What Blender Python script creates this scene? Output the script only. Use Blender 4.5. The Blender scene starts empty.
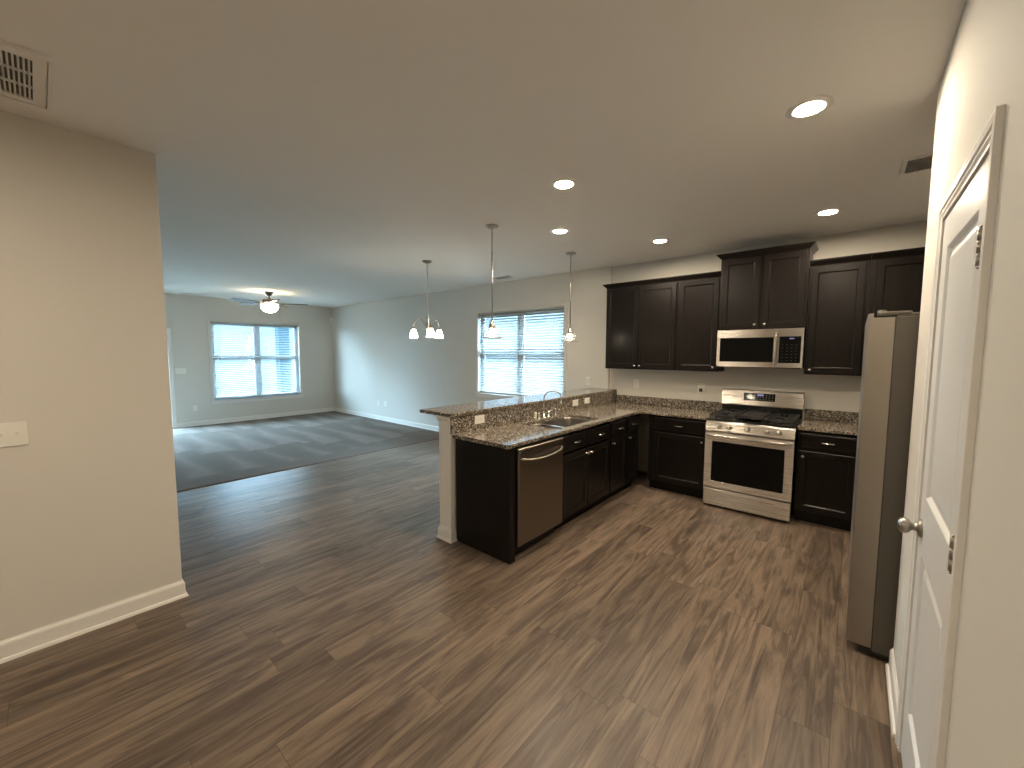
import bpy, bmesh, math, random
from mathutils import Vector, Matrix
random.seed(7)
sc = bpy.context.scene
C = sc.collection
PI = math.pi
# ---------------------------------------------------------------- camera
CAMP = Vector((1.1484, -5.1721, 1.5858)); YAW, PITCH, ROLL, FPX = math.radians(40.4237), math.radians(-4.4104), math.radians(.1705), 403.12
F_ = Vector((-math.sin(YAW)*math.cos(PITCH), math.cos(YAW)*math.cos(PITCH), math.sin(PITCH)))
R0 = Vector((math.cos(YAW), math.sin(YAW), 0)); U0 = R0.cross(F_)
R_ = R0*math.cos(ROLL)+U0*math.sin(ROLL); U_ = -R0*math.sin(ROLL)+U0*math.cos(ROLL)
cam = bpy.data.cameras.new('camera'); cam.sensor_width = 36; cam.lens = FPX/1024*36; cam.clip_start = .02
co = bpy.data.objects.new('camera', cam); C.objects.link(co)
co.matrix_world = Matrix(((R_.x, U_.x, -F_.x, CAMP.x), (R_.y, U_.y, -F_.y, CAMP.y), (R_.z, U_.z, -F_.z, CAMP.z), (0, 0, 0, 1)))
sc.camera = co
# ---------------------------------------------------------------- world, exposure
DOWNLIGHT = 510.0        # emission strength of a recessed lens
SKY = 60.0
w = bpy.data.worlds.new('sky'); sc.world = w; w.use_nodes = True
nt = w.node_tree; bg = nt.nodes['Background']
bg.inputs[0].default_value = (.51, .77, 1.0, 1); bg.inputs[1].default_value = SKY
vs = sc.view_settings
vs.view_transform = 'Standard'; vs.look = 'None'; vs.exposure = 0.31; vs.gamma = 1; vs.use_curve_mapping = False
def portal(loc, rot, sx, sy):
    l = bpy.data.lights.new('window_portal', 'AREA'); l.shape = 'RECTANGLE'; l.size = sx; l.size_y = sy
    l.cycles.is_portal = True
    o = bpy.data.objects.new('window_portal', l); C.objects.link(o); o.location = loc; o.rotation_euler = rot
portal((-3.13, .10, 1.55), (-PI/2, 0, 0), 1.85, 1.4)
portal((-9.66, -1.80, 1.38), (0, -PI/2, 0), 1.7, 1.85)
portal((-9.66, -4.37, 1.0), (0, -PI/2, 0), 2.0, 1.84)
# ---------------------------------------------------------------- materials
MATS = {}
def mat(name, col, rough=.5, metal=0., spec=.5, emit=None, estr=0., bump=None, coat=0.):
    m = bpy.data.materials.new(name); m.use_nodes = True
    n = m.node_tree; b = n.nodes['Principled BSDF']
    b.inputs['Base Color'].default_value = (*col, 1); b.inputs['Roughness'].default_value = rough
    b.inputs['Metallic'].default_value = metal; b.inputs['Specular IOR Level'].default_value = spec
    if coat: b.inputs['Coat Weight'].default_value = coat; b.inputs['Coat Roughness'].default_value = .12
    if emit: b.inputs['Emission Color'].default_value = (*emit, 1); b.inputs['Emission Strength'].default_value = estr
    if bump:
        tc = n.nodes.new('ShaderNodeTexCoord'); no = n.nodes.new('ShaderNodeTexNoise'); bp = n.nodes.new('ShaderNodeBump')
        no.inputs['Scale'].default_value = bump[0]; no.inputs['Detail'].default_value = 3
        bp.inputs['Strength'].default_value = bump[1]; bp.inputs['Distance'].default_value = .002
        n.links.new(tc.outputs['Object'], no.inputs['Vector']); n.links.new(no.outputs[0], bp.inputs['Height']); n.links.new(bp.outputs[0], b.inputs['Normal'])
    MATS[name] = m
    return m
class NT:
    """small helper for node graphs"""
    def __init__(s, m): s.m = m; s.t = m.node_tree; s.b = s.t.nodes['Principled BSDF']
    def n(s, kind, **kw):
        x = s.t.nodes.new(kind)
        for k, v in kw.items(): setattr(x, k, v)
        return x
    def l(s, a, b): s.t.links.new(a, b)
    def math(s, op, a, b=None, c=None):
        x = s.n('ShaderNodeMath', operation=op)
        for i, v in enumerate((a, b, c)):
            if v is None: continue
            if isinstance(v, (int, float)): x.inputs[i].default_value = v
            else: s.l(v, x.inputs[i])
        return x.outputs[0]
    def mix(s, fac, a, b, mode='MIX'):
        x = s.n('ShaderNodeMix', data_type='RGBA', blend_type=mode)
        for i, v in ((0, fac), (6, a), (7, b)):
            if isinstance(v, (int, float)): x.inputs[i].default_value = v
            elif isinstance(v, tuple): x.inputs[i].default_value = (*v, 1)
            else: s.l(v, x.inputs[i])
        return x.outputs[2]
    def ramp(s, f, stops):
        x = s.n('ShaderNodeValToRGB'); e = x.color_ramp.elements
        while len(e) < len(stops): e.new(.5)
        for k, (p, c) in zip(e, stops): k.position = p; k.color = (*c, 1)
        s.l(f, x.inputs[0]); return x.outputs[0]
    def noise(s, vec, scale, detail=3, rough=.5, dist=0.):
        x = s.n('ShaderNodeTexNoise'); x.inputs['Scale'].default_value = scale; x.inputs['Detail'].default_value = detail
        x.inputs['Roughness'].default_value = rough; x.inputs['Distortion'].default_value = dist
        s.l(vec, x.inputs['Vector']); return x.outputs[0]
    def vec(s, x, y, z):
        v = s.n('ShaderNodeCombineXYZ')
        for i, a in enumerate((x, y, z)):
            if isinstance(a, (int, float)): v.inputs[i].default_value = a
            else: s.l(a, v.inputs[i])
        return v.outputs[0]

wall_paint = mat('wall_paint', (.66, .625, .565), .75, spec=.25, bump=(220, .12))
ceil_paint = mat('ceiling_paint', (.86, .83, .78), .85, spec=.2, bump=(160, .15))
trim_paint = mat('trim_paint', (.78, .75, .70), .35)
door_paint = mat('door_paint', (.74, .73, .71), .38)
plate_white = mat('plate_white', (.80, .77, .70), .35)
plate_slot = mat('plate_slot', (.05, .045, .04), .6)
chrome = mat('chrome', (.82, .82, .80), .12, 1)
nickel = mat('nickel', (.42, .38, .34), .30, 1)
dark_nickel = mat('dark_nickel', (.20, .18, .16), .32, 1)
knob_metal = mat('knob_metal', (.85, .82, .77), .18, 1)
black_enamel = mat('black_enamel', (.012, .012, .012), .18)
cast_iron = mat('cast_iron', (.014, .013, .012), .55)
black_plastic = mat('black_plastic', (.012, .012, .012), .45)
black_glass = mat('black_glass', (.004, .004, .004), .06, spec=.14)
fridge_side = mat('fridge_side', (.105, .092, .076), .42, .3)
lens_glow = mat('lens_glow', (1, .95, .85), .4, emit=(1, .85, .645), estr=DOWNLIGHT)
bulb_glow = mat('bulb_glow', (1, .95, .85), .4, emit=(1, .86, .64), estr=45)
shade_glow = mat('shade_glow', (.9, .88, .82), .3, emit=(1, .90, .72), estr=26)
bowl_glow = mat('bowl_glow', (.9, .88, .82), .3, emit=(1, .86, .62), estr=24)
clock_glow = mat('clock_glow', (.1, .1, .2), .4, emit=(.50, .45, 1.0), estr=.35)
display_print = mat('display_mark', (.20, .19, .17), .35)  # plain printed key marks, no emission
vent_dark = mat('vent_dark', (.11, .10, .088), .8)
vinyl = mat('window_vinyl', (.58, .60, .61), .4)
grass = mat('lawn', (.030, .034, .028), .9)
siding = mat('siding', (.017, .021, .023), .7)
post_shade = mat('porch_shade_blue', (.004, .014, .020), .6, spec=.1)  # blue shade on the porch post put into its colour
roof_dark = mat('roof_shingle', (.06, .06, .065), .9)
fence_wood = mat('fence_wood', (.030, .032, .033), .85)
fan_blade = mat('fan_blade', (.05, .035, .025), .4)
sink_steel = mat('sink_steel', (.50, .47, .43), .28, 1)

def steel(name, col, axis, rough=.24):
    m = mat(name, col, rough, 1); g = NT(m)
    tc = g.n('ShaderNodeTexCoord'); mp = g.n('ShaderNodeMapping'); g.l(tc.outputs['Object'], mp.inputs[0])
    s = [3, 3, 3]
    for i in range(3): s[i] = 2 if i == axis else 500
    mp.inputs['Scale'].default_value = s
    f = g.noise(mp.outputs[0], 1.0, 2)
    mr = g.n('ShaderNodeMapRange'); g.l(f, mr.inputs[0]); mr.inputs[3].default_value = rough-.04; mr.inputs[4].default_value = rough+.06
    g.l(mr.outputs[0], g.b.inputs['Roughness'])
    if axis == 0:
        tg = g.n('ShaderNodeTangent', direction_type='RADIAL', axis='Z'); g.l(tg.outputs[0], g.b.inputs['Tangent']); g.b.inputs['Anisotropic'].default_value = .95; g.b.inputs['Anisotropic Rotation'].default_value = .25
    return m
steel_x = steel('brushed_steel', (.62, .575, .52), 0, .27)
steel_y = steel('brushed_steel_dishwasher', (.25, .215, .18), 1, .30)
steel_z = steel('brushed_steel_fridge', (.40, .355, .30), 2, .36)

def espresso(name, axis):
    m = mat(name, (.02, .015, .012), .28, spec=.24); g = NT(m)
    tc = g.n('ShaderNodeTexCoord'); mp = g.n('ShaderNodeMapping'); g.l(tc.outputs['Object'], mp.inputs[0])
    s = [28, 28, 28]; s[axis] = 2.2; mp.inputs['Scale'].default_value = s
    f = g.noise(mp.outputs[0], 1.6, 4, .6, .4)
    g.l(g.ramp(f, [(.3, (.0060, .0045, .0038)), (.7, (.0105, .0080, .0066))]), g.b.inputs['Base Color'])
    return m
wood = espresso('espresso_wood', 2)

def granite():
    m = mat('granite', (.3, .25, .2), .10, spec=.55); g = NT(m)
    tc = g.n('ShaderNodeTexCoord'); v = tc.outputs['Object']
    vo = g.n('ShaderNodeTexVoronoi'); vo.inputs['Scale'].default_value = 105; g.l(v, vo.inputs['Vector'])
    sep = g.n('ShaderNodeSeparateColor'); g.l(vo.outputs['Color'], sep.inputs[0])
    c1 = g.ramp(sep.outputs[0], [(0, (.012, .011, .010)), (.20, (.068, .055, .044)), (.38, (.165, .136, .105)), (.62, (.29, .248, .20)), (.86, (.54, .49, .43))])
    c1n = c1.node; c1n.color_ramp.interpolation = 'CONSTANT'
    n2 = g.noise(v, 9, 3, .6)
    c2 = g.mix(g.math('MULTIPLY', n2, .45), c1, (.215, .170, .118))
    n3 = g.noise(v, 60, 2)
    c3 = g.mix(g.math('GREATER_THAN', n3, .63), c2, (.025, .02, .018))
    g.l(c3, g.b.inputs['Base Color'])
    return m
granite_m = granite()

def floor_wood():
    m = mat('plank_floor', (.2, .15, .1), .34, spec=.32); g = NT(m)
    tc = g.n('ShaderNodeTexCoord'); sp = g.n('ShaderNodeSeparateXYZ'); g.l(tc.outputs['Object'], sp.inputs[0])
    X, Y = sp.outputs[0], sp.outputs[1]
    W, L = .19, 1.22
    u = g.math('DIVIDE', g.math('ADD', X, 30.0+.012), W); iu = g.math('FLOOR', u); fu = g.math('SUBTRACT', u, iu)
    wn = g.n('ShaderNodeTexWhiteNoise', noise_dimensions='1D'); g.l(iu, wn.inputs['W'])
    vv = g.math('DIVIDE', g.math('ADD', g.math('ADD', Y, 40.0), g.math('MULTIPLY', wn.outputs[0], L)), L)
    iv = g.math('FLOOR', vv); fv = g.math('SUBTRACT', vv, iv)
    w2 = g.n('ShaderNodeTexWhiteNoise', noise_dimensions='2D'); g.l(g.vec(iu, iv, 0), w2.inputs['Vector'])
    rnd = w2.outputs[0]
    # grain: stretched along Y, shifted per plank
    off = g.math('MULTIPLY', rnd, 57.0)
    p1 = g.vec(g.math('MULTIPLY', X, 15.0), g.math('ADD', g.math('MULTIPLY', Y, 1.5), off), off)
    n1 = g.noise(p1, 1.0, 5, .62, 1.6)
    p2 = g.vec(g.math('MULTIPLY', X, 95.0), g.math('MULTIPLY', Y, 2.6), off)
    n2 = g.noise(p2, 1.0, 3, .6)
    p3 = g.vec(g.math('MULTIPLY', X, 5.0), g.math('ADD', g.math('MULTIPLY', Y, .9), off), off)
    n3 = g.noise(p3, 1.0, 3, .5, 2.0)
    base = g.ramp(n1, [(.30, (.030, .021, .016)), (.43, (.082, .058, .043)), (.54, (.172, .124, .089)), (.68, (.245, .184, .135))])
    c = g.mix(.28, base, g.ramp(n2, [(.32, (.040, .029, .021)), (.66, (.190, .145, .108))]))
    c = g.mix(g.math('MULTIPLY', g.math('SUBTRACT', n3, .32), .8), c, (.175, .124, .087))
    tone = g.math('ADD', g.math('MULTIPLY', rnd, .42), .80)
    c = g.mix(1.0, c, g.vec(tone, tone, tone), 'MULTIPLY')
    # seams
    du = g.math('MULTIPLY', g.math('MINIMUM', fu, g.math('SUBTRACT', 1.0, fu)), W)
    dv = g.math('MULTIPLY', g.math('MINIMUM', fv, g.math('SUBTRACT', 1.0, fv)), L)
    seam = g.math('LESS_THAN', g.math('MINIMUM', du, dv), .0014)
    c = g.mix(g.math('MULTIPLY', seam, .55), c, (.022, .016, .012))
    g.l(c, g.b.inputs['Base Color'])
    r = g.math('ADD', g.math('MULTIPLY', n2, .14), .30); g.l(r, g.b.inputs['Roughness'])
    bp = g.n('ShaderNodeBump'); bp.inputs['Strength'].default_value = .22; bp.inputs['Distance'].default_value = .0012
    h = g.math('SUBTRACT', g.math('ADD', g.math('MULTIPLY', n2, .5), g.math('MULTIPLY', n1, .3)), g.math('MULTIPLY', seam, .9))
    g.l(h, bp.inputs['Height']); g.l(bp.outputs[0], g.b.inputs['Normal'])
    return m
floor_m = floor_wood()

def carpet_mat():
    m = mat('carpet', (.25, .24, .22), .95, spec=.1); g = NT(m)
    tc = g.n('ShaderNodeTexCoord'); v = tc.outputs['Object']
    sp = g.n('ShaderNodeSeparateXYZ'); g.l(v, sp.inputs[0])
    nz = g.noise(v, 1.3, 3)
    # vacuum strokes: wedges running along X, each lane with its own start
    q = g.math('ADD', g.math('DIVIDE', sp.outputs[1], .50), g.math('MULTIPLY', nz, .5)); fq = g.math('FRACT', q)
    wn = g.n('ShaderNodeTexWhiteNoise', noise_dimensions='1D'); g.l(g.math('FLOOR', q), wn.inputs['W'])
    wedge = g.math('FRACT', g.math('ADD', g.math('DIVIDE', sp.outputs[0], 2.3), g.math('ADD', g.math('MULTIPLY', wn.outputs[0], .8), g.math('MULTIPLY', nz, .5))))
    d = g.math('SUBTRACT', wedge, g.math('ABSOLUTE', g.math('SUBTRACT', g.math('MULTIPLY', fq, 2.0), 1.0)))
    lt = g.n('ShaderNodeMapRange', interpolation_type='SMOOTHSTEP'); g.l(d, lt.inputs[0]); lt.inputs[1].default_value = -.35; lt.inputs[2].default_value = .45
    edge = g.n('ShaderNodeMapRange', interpolation_type='SMOOTHSTEP'); g.l(g.math('ADD', sp.outputs[0], g.math('MULTIPLY', nz, .3)), edge.inputs[0]); edge.inputs[1].default_value = -4.95; edge.inputs[2].default_value = -4.80
    f = g.math('MULTIPLY', lt.outputs[0], g.math('SUBTRACT', 1.0, edge.outputs[0]))
    fine = g.noise(v, 260, 2); med = g.noise(v, 14, 3)
    f = g.math('ADD', g.math('MULTIPLY', f, .55), g.math('ADD', g.math('MULTIPLY', fine, .28), g.math('MULTIPLY', med, .22)))
    g.l(g.ramp(f, [(.15, (.165, .142, .122)), (.60, (.205, .178, .154)), (1.0, (.280, .246, .216))]), g.b.inputs['Base Color'])
    bp = g.n('ShaderNodeBump'); bp.inputs['Strength'].default_value = .5; bp.inputs['Distance'].default_value = .006
    g.l(fine, bp.inputs['Height']); g.l(bp.outputs[0], g.b.inputs['Normal'])
    return m
carpet_m = carpet_mat()

def thin_glass(name, tint=(1, 1, 1), refl=1.0):
    m = bpy.data.materials.new(name); m.use_nodes = True; t = m.node_tree; t.nodes.clear()
    out = t.nodes.new('ShaderNodeOutputMaterial'); mx = t.nodes.new('ShaderNodeMixShader')
    tr = t.nodes.new('ShaderNodeBsdfTransparent'); tr.inputs[0].default_value = (*tint, 1)
    gl = t.nodes.new('ShaderNodeBsdfGlossy'); gl.inputs['Roughness'].default_value = .02
    fr = t.nodes.new('ShaderNodeLayerWeight'); fr.inputs[0].default_value = .5
    pw = t.nodes.new('ShaderNodeMath'); pw.operation = 'POWER'; pw.inputs[1].default_value = 3.5
    ml = t.nodes.new('ShaderNodeMath'); ml.operation = 'MULTIPLY_ADD'; ml.inputs[1].default_value = .55*refl; ml.inputs[2].default_value = .045*refl
    t.links.new(fr.outputs['Facing'], pw.inputs[0]); t.links.new(pw.outputs[0], ml.inputs[0]); t.links.new(ml.outputs[0], mx.inputs[0])
    t.links.new(tr.outputs[0], mx.inputs[1]); t.links.new(gl.outputs[0], mx.inputs[2]); t.links.new(mx.outputs[0], out.inputs[0])
    return m
pane_glass = thin_glass('pane_glass', (.93, .97, .98))
def add_haze(m, f):
    t = m.node_tree; out = t.nodes['Material Output']; src = out.inputs[0].links[0].from_socket
    mx = t.nodes.new('ShaderNodeMixShader'); mx.inputs[0].default_value = f; tl = t.nodes.new('ShaderNodeBsdfTranslucent'); tl.inputs[0].default_value = (.9, .88, .84, 1)
    t.links.new(src, mx.inputs[1]); t.links.new(tl.outputs[0], mx.inputs[2]); t.links.new(mx.outputs[0], out.inputs[0]); return m
shade_glass = thin_glass('shade_glass', (.88, .87, .84), 2.0)

add_haze(shade_glass, .10)
def slat_mat():
    m = bpy.data.materials.new('blind_slat'); m.use_nodes = True; t = m.node_tree; t.nodes.clear()
    out = t.nodes.new('ShaderNodeOutputMaterial'); mx = t.nodes.new('ShaderNodeMixShader'); mx.inputs[0].default_value = .12
    d = t.nodes.new('ShaderNodeBsdfDiffuse'); d.inputs[0].default_value = (.50, .50, .49, 1)
    tl = t.nodes.new('ShaderNodeBsdfTranslucent'); tl.inputs[0].default_value = (.85, .85, .82, 1)
    t.links.new(d.outputs[0], mx.inputs[1]); t.links.new(tl.outputs[0], mx.inputs[2]); t.links.new(mx.outputs[0], out.inputs[0])
    return m
slat_m = slat_mat()

# ---------------------------------------------------------------- mesh helpers
def box(bm, x0, x1, y0, y1, z0, z1, bev=0.0):
    x0, x1 = min(x0, x1), max(x0, x1); y0, y1 = min(y0, y1), max(y0, y1); z0, z1 = min(z0, z1), max(z0, z1)
    r = bmesh.ops.create_cube(bm, size=1, matrix=Matrix.Translation(((x0+x1)/2, (y0+y1)/2, (z0+z1)/2)) @ Matrix.Diagonal((x1-x0, y1-y0, z1-z0, 1)))
    if bev > 0:
        es = list({e for v in r['verts'] for e in v.link_edges})
        bmesh.ops.bevel(bm, geom=es, offset=bev, segments=2, affect='EDGES', profile=.5)
def loft(bm, rings, cap0=True, cap1=True, closed=False, smooth=False):
    """rings: lists of points, same length; bridged in order"""
    vr = [[bm.verts.new(p) for p in r] for r in rings]
    k = len(vr[0]); n = len(vr)
    for i in range(n-1 if not closed else n):
        a, b = vr[i], vr[(i+1) % n]
        for j in range(k):
            f = bm.faces.new((a[j], a[(j+1) % k], b[(j+1) % k], b[j])); f.smooth = smooth
    if not closed:
        if cap0: bm.faces.new(vr[0][::-1])
        if cap1: bm.faces.new(vr[-1])
    return vr
def lathe(bm, prof, c, seg=24, M=None, smooth=True, caps=True):
    """prof: (r, h) pairs revolved about local Z, M maps local to world (3x3), c is the origin"""
    M = M or Matrix.Identity(3); c = Vector(c)
    rings = [[c + M @ Vector((max(r, 1e-5)*math.cos(2*PI*i/seg), max(r, 1e-5)*math.sin(2*PI*i/seg), h)) for i in range(seg)] for r, h in prof]
    loft(bm, rings, caps, caps, smooth=smooth)
def tube(bm, pts, r, seg=10, caps=True):
    pts = [Vector(p) for p in pts]; rings = []
    up = Vector((0, 0, 1))
    t0 = (pts[1]-pts[0]).normalized()
    nrm = t0.cross(up)
    if nrm.length < 1e-3: nrm = t0.cross(Vector((1, 0, 0)))
    nrm.normalize()
    for i, p in enumerate(pts):
        t = (pts[min(i+1, len(pts)-1)]-pts[max(i-1, 0)]).normalized()
        nrm = (nrm - t*nrm.dot(t)).normalized(); bn = t.cross(nrm)
        rr = r[i] if isinstance(r, (list, tuple)) else r
        rings.append([p + (nrm*math.cos(2*PI*k/seg)+bn*math.sin(2*PI*k/seg))*rr for k in range(seg)])
    loft(bm, rings, caps, caps, smooth=True)
class Frm:
    """a face frame: u along, v up, n outwards"""
    def __init__(s, o, U, N): s.o = Vector(o); s.U = Vector(U); s.V = Vector((0, 0, 1)); s.N = Vector(N)
    def p(s, u, v, n): return s.o + s.U*u + s.V*v + s.N*n
    def box(s, bm, u0, u1, v0, v1, n0, n1, bev=0):
        a, b = s.p(u0, v0, n0), s.p(u1, v1, n1); box(bm, a.x, b.x, a.y, b.y, a.z, b.z, bev)
    def panel(s, bm, u0, u1, v0, v1, n0, loops):
        """loops: (inset, n) rings from the back outline to the middle of the front, capped"""
        s.rings(bm, u0, u1, v0, v1, [(0, 0)]+loops, n0)
    def rings(s, bm, u0, u1, v0, v1, loops, n0=0, cap0=True):
        loft(bm, [[s.p(u0+i, v0+i, n0+n), s.p(u1-i, v0+i, n0+n), s.p(u1-i, v1-i, n0+n), s.p(u0+i, v1-i, n0+n)] for i, n in loops], cap0, True)
    def M(s): # local z -> N
        z = s.N; x = s.U; y = z.cross(x); return Matrix((x, y, z)).transposed()
WL = {}
def obj(name, bm, m, parent=None, loc=(0, 0, 0)):
    bmesh.ops.recalc_face_normals(bm, faces=bm.faces[:])
    L = WL[parent.name] if parent else Vector(loc)
    bmesh.ops.translate(bm, verts=bm.verts[:], vec=-L)
    me = bpy.data.meshes.new(name); bm.to_mesh(me); bm.free()
    me.materials.append(m)
    o = bpy.data.objects.new(name, me); C.objects.link(o)
    if parent: o.parent = parent
    else: o.location = L
    WL[o.name] = L
    return o
def thing(name, label, cat, loc, group=None):
    o = bpy.data.objects.new(name, None); o.empty_display_size = .1; C.objects.link(o); o.location = loc
    WL[o.name] = Vector(loc); tag(o, label, cat, group); return o
def tag(o, label, cat, group=None):
    o['label'] = label; o['category'] = cat
    if group: o['group'] = group
    return o
def struct(o): o['kind'] = 'structure'; return o
def NB(): return bmesh.new()
def dup(root, loc, label, group=None):
    r = root.copy(); C.objects.link(r); r.location = loc; r['label'] = label
    if group: r['group'] = group
    for ch in list(root.children):
        c = ch.copy(); C.objects.link(c); c.parent = r
        for g in ch.children:
            d = g.copy(); C.objects.link(d); d.parent = c
    return r
def bx(name, m, *a, parent=None, bev=0, loc=(0, 0, 0)):
    b = NB(); box(b, *a, bev=bev); return obj(name, b, m, parent, loc)

# ---------------------------------------------------------------- room shell
H = 2.766; XF = -9.5055; XB = 2.10; YB = -8.5; YD = -.045   # ceiling, far wall, alcove wall, back wall, dining wall face
XL = -2.1056; YL = -4.647; XR = 1.367; YR = -2.46
struct(bx('floor', floor_m, XF-.2, XB+.2, YB-.2, .25, -.12, 0))
struct(bx('ceiling', ceil_paint, XF-.2, XB+.2, YB-.2, .25, H, H+.12))
cp = bx('carpet', carpet_m, XF, -4.63, -6.0, YD, .0, .012); struct(cp)
# far wall with a window and a patio door opening, widened for daylight
WY0, WY1, WZ0, WZ1 = -2.72, -.905, .522, 2.248
DX0, DX1, DZ0, DZ1 = -4.022, -2.195, .868, 2.278
PY0, PY1, PZ1 = -5.29, -3.45, 2.0
b = NB()
for a in ((WY1, .25, 0, H), (WY0, WY1, 0, WZ0), (WY0, WY1, WZ1, H), (PY1, WY0, 0, H), (PY0, PY1, PZ1, H), (YB-.2, PY0, 0, H)):
    box(b, XF-.16, XF, a[0], a[1], a[2], a[3])
struct(obj('wall_far', b, wall_paint))
b = NB()
for a in ((XF, DX0, 0, H), (DX0, DX1, 0, DZ0), (DX0, DX1, DZ1, H), (DX1, -1.46, 0, H)):
    box(b, a[0], a[1], YD, .16, a[2], a[3])
struct(obj('wall_dining', b, wall_paint))
struct(bx('wall_kitchen', wall_paint, -1.46, XB+.2, 0, .16, 0, H))
struct(bx('wall_left', wall_paint, XL-.12, XL, YB, YL, 0, H))
DY0, DY1, DZT = -3.722, -3.025, 2.072
b = NB()
box(b, XR, XR+.12, YB, DY0, 0, H); box(b, XR, XR+.12, DY1, YR, 0, H); box(b, XR, XR+.12, DY0, DY1, DZT, H)
box(b, XR+.12, XB, YR-.12, YR, 0, H)
struct(obj('wall_right', b, wall_paint))
struct(bx('wall_alcove', wall_paint, XB, XB+.15, YR-.12, .16, 0, H))
struct(bx('wall_back', wall_paint, XF-.16, XB+.2, YB-.15, YB, 0, H))
struct(bx('wall_living', wall_paint, XF, XL-.12, -6.12, -6.0, 0, H))
struct(bx('wall_pantry', wall_paint, XB, XB+.15, YB, YR-.12, 0, H))
# baseboards: profile (distance from wall, height)
BP = [(0, 0), (.024, 0), (.024, .006), (.020, .017), (.0125, .020), (.0125, .088), (.009, .098), (.004, .104), (.003, .110), (0, .110)]
def baseboard(name, path, m=trim_paint, parent=None, prof=BP):
    """path: floor points (x,y) with the room on the right-hand side when walking along it"""
    b = NB(); rings = []
    P = [Vector((p[0], p[1], 0)) for p in path]
    for i, p in enumerate(P):
        d0 = (p-P[i-1]).normalized() if i else None; d1 = (P[i+1]-p).normalized() if i < len(P)-1 else None
        n0 = Vector((d0.y, -d0.x, 0)) if d0 else None; n1 = Vector((d1.y, -d1.x, 0)) if d1 else None
        n = n0 or n1
        if n0 and n1:
            n = (n0+n1).normalized(); n = n/n.dot(n0)
        rings.append([p + n*a + Vector((0, 0, h)) for a, h in prof])
    loft(b, rings); return obj(name, b, m, parent)
struct(baseboard('baseboard_left', [(XL, YB), (XL, YL), (XL-.12, YL), (XL-.12, -6.0)]))
struct(baseboard('baseboard_far', [(XF, PY1+.0675), (XF, YD)]))
struct(baseboard('baseboard_dining', [(XF, YD), (-1.50, YD)]))
struct(baseboard('baseboard_right', [(XR, YR), (XR, DY1+.063)]))
struct(baseboard('baseboard_rear', [(XR, DY0-.063), (XR, YB)]))

# ---------------------------------------------------------------- interior door (right wall) and its casing
def casing(name, fr, u0, u1, v0, v1, w=.060, t=.015, floor=True):
    """moulded casing round an opening u0..u1, v0..v1 (a three-sided mitred frame)"""
    prof = [(0, 0), (0, t*.55), (.006, t*.62), (.012, t*.5), (.020, t*.78), (.030, t*.62), (.036, t*.9), (w-.006, t), (w, t*.92), (w, 0)]
    b = NB()
    pth = [(u0, v0, -1, 0), (u0, v1, -1, 1), (u1, v1, 1, 1), (u1, v0, 1, 0)]
    if not floor: pth = [(u0, v0, -1, -1), (u0, v1, -1, 1), (u1, v1, 1, 1), (u1, v0, 1, -1)]
    loft(b, [[fr.p(u+a*du, v+a*dv, n) for a, n in prof] for u, v, du, dv in pth], closed=not floor)
    return b
FR = Frm((XR, 0, 0), (0, 1, 0), (-1, 0, 0))
o = struct(obj('door_casing', casing('c', FR, DY0+.004, DY1-.004, 0, DZT-.004), trim_paint)); o.name = 'trim_1'
b = NB()
box(b, XR, XR+.12, DY0, DY0+.004, 0, DZT); box(b, XR, XR+.12, DY1-.004, DY1, 0, DZT); box(b, XR, XR+.12, DY0, DY1, DZT-.004, DZT)
struct(obj('trim_2', b, trim_paint))
SY0, SY1, ST = DY0+.007, DY1-.007, DZT-.008
DR = Frm((XR+.034, 0, 0), (0, 1, 0), (-1, 0, 0))
b = NB(); T = .036
st = .105
panels = [(SY0+st, SY1-st, .245, .86), (SY0+st, SY1-st, 1.07, ST-.112)]
def slab_with_panels(b, fr, u0, u1, v0, v1, T, panels, loops):
    us = sorted({u0, u1, *[p[0] for p in panels], *[p[1] for p in panels]}); vsl = sorted({v0, v1, *[p[2] for p in panels], *[p[3] for p in panels]})
    for i in range(len(us)-1):
        for j in range(len(vsl)-1):
            q = (us[i], us[i+1], vsl[j], vsl[j+1])
            if any(q[0] >= p[0]-1e-6 and q[1] <= p[1]+1e-6 and q[2] >= p[2]-1e-6 and q[3] <= p[3]+1e-6 for p in panels): continue
            b.faces.new([b.verts.new(fr.p(u, v, T)) for u, v in ((q[0], q[2]), (q[1], q[2]), (q[1], q[3]), (q[0], q[3]))])
    for p in panels: fr.rings(b, *p, [(i, T+n) for i, n in loops], cap0=False)
    loft(b, [[fr.p(u0, v0, n), fr.p(u1, v0, n), fr.p(u1, v1, n), fr.p(u0, v1, n)] for n in (0, T)], True, False)
    bmesh.ops.remove_doubles(b, verts=b.verts[:], dist=1e-5)
slab_with_panels(b, DR, SY0, SY1, .012, ST, T, panels, [(0, 0), (.004, -.003), (.012, -.011), (.022, -.0115), (.046, -.004), (.056, -.0035)])
door = struct(obj('door_1', b, door_paint))
for z in (1.84, 1.085, .22):
    b = NB(); yk = SY0+.006
    for k in range(3):
        lathe(b, [(.0065, -.0445+k*.030), (.0065, -.0160+k*.030)], (XR-.0085, yk, z), 12)
    lathe(b, [(.005, -.048), (.0035, -.052)], (XR-.0085, yk, z), 10); lathe(b, [(.005, .044), (.0035, .049)], (XR-.0085, yk, z), 10)
    box(b, XR-.0045, XR-.001, yk, yk+.022, z-.0445, z+.0445)
    obj('hinge', b, nickel, door)
b = NB(); Mx = Matrix(((0, 0, -1), (0, 1, 0), (1, 0, 0)))
KY, KZ = SY1-.062, .945
lathe(b, [(.0, 0), (.033, 0), (.033, .004), (.029, .009), (.014, .013), (.013, .022), (.016, .028), (.026, .034), (.0295, .045), (.0275, .056), (.019, .063), (.006, .065)], (XR-.0025, KY, KZ), 28, Mx)
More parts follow.
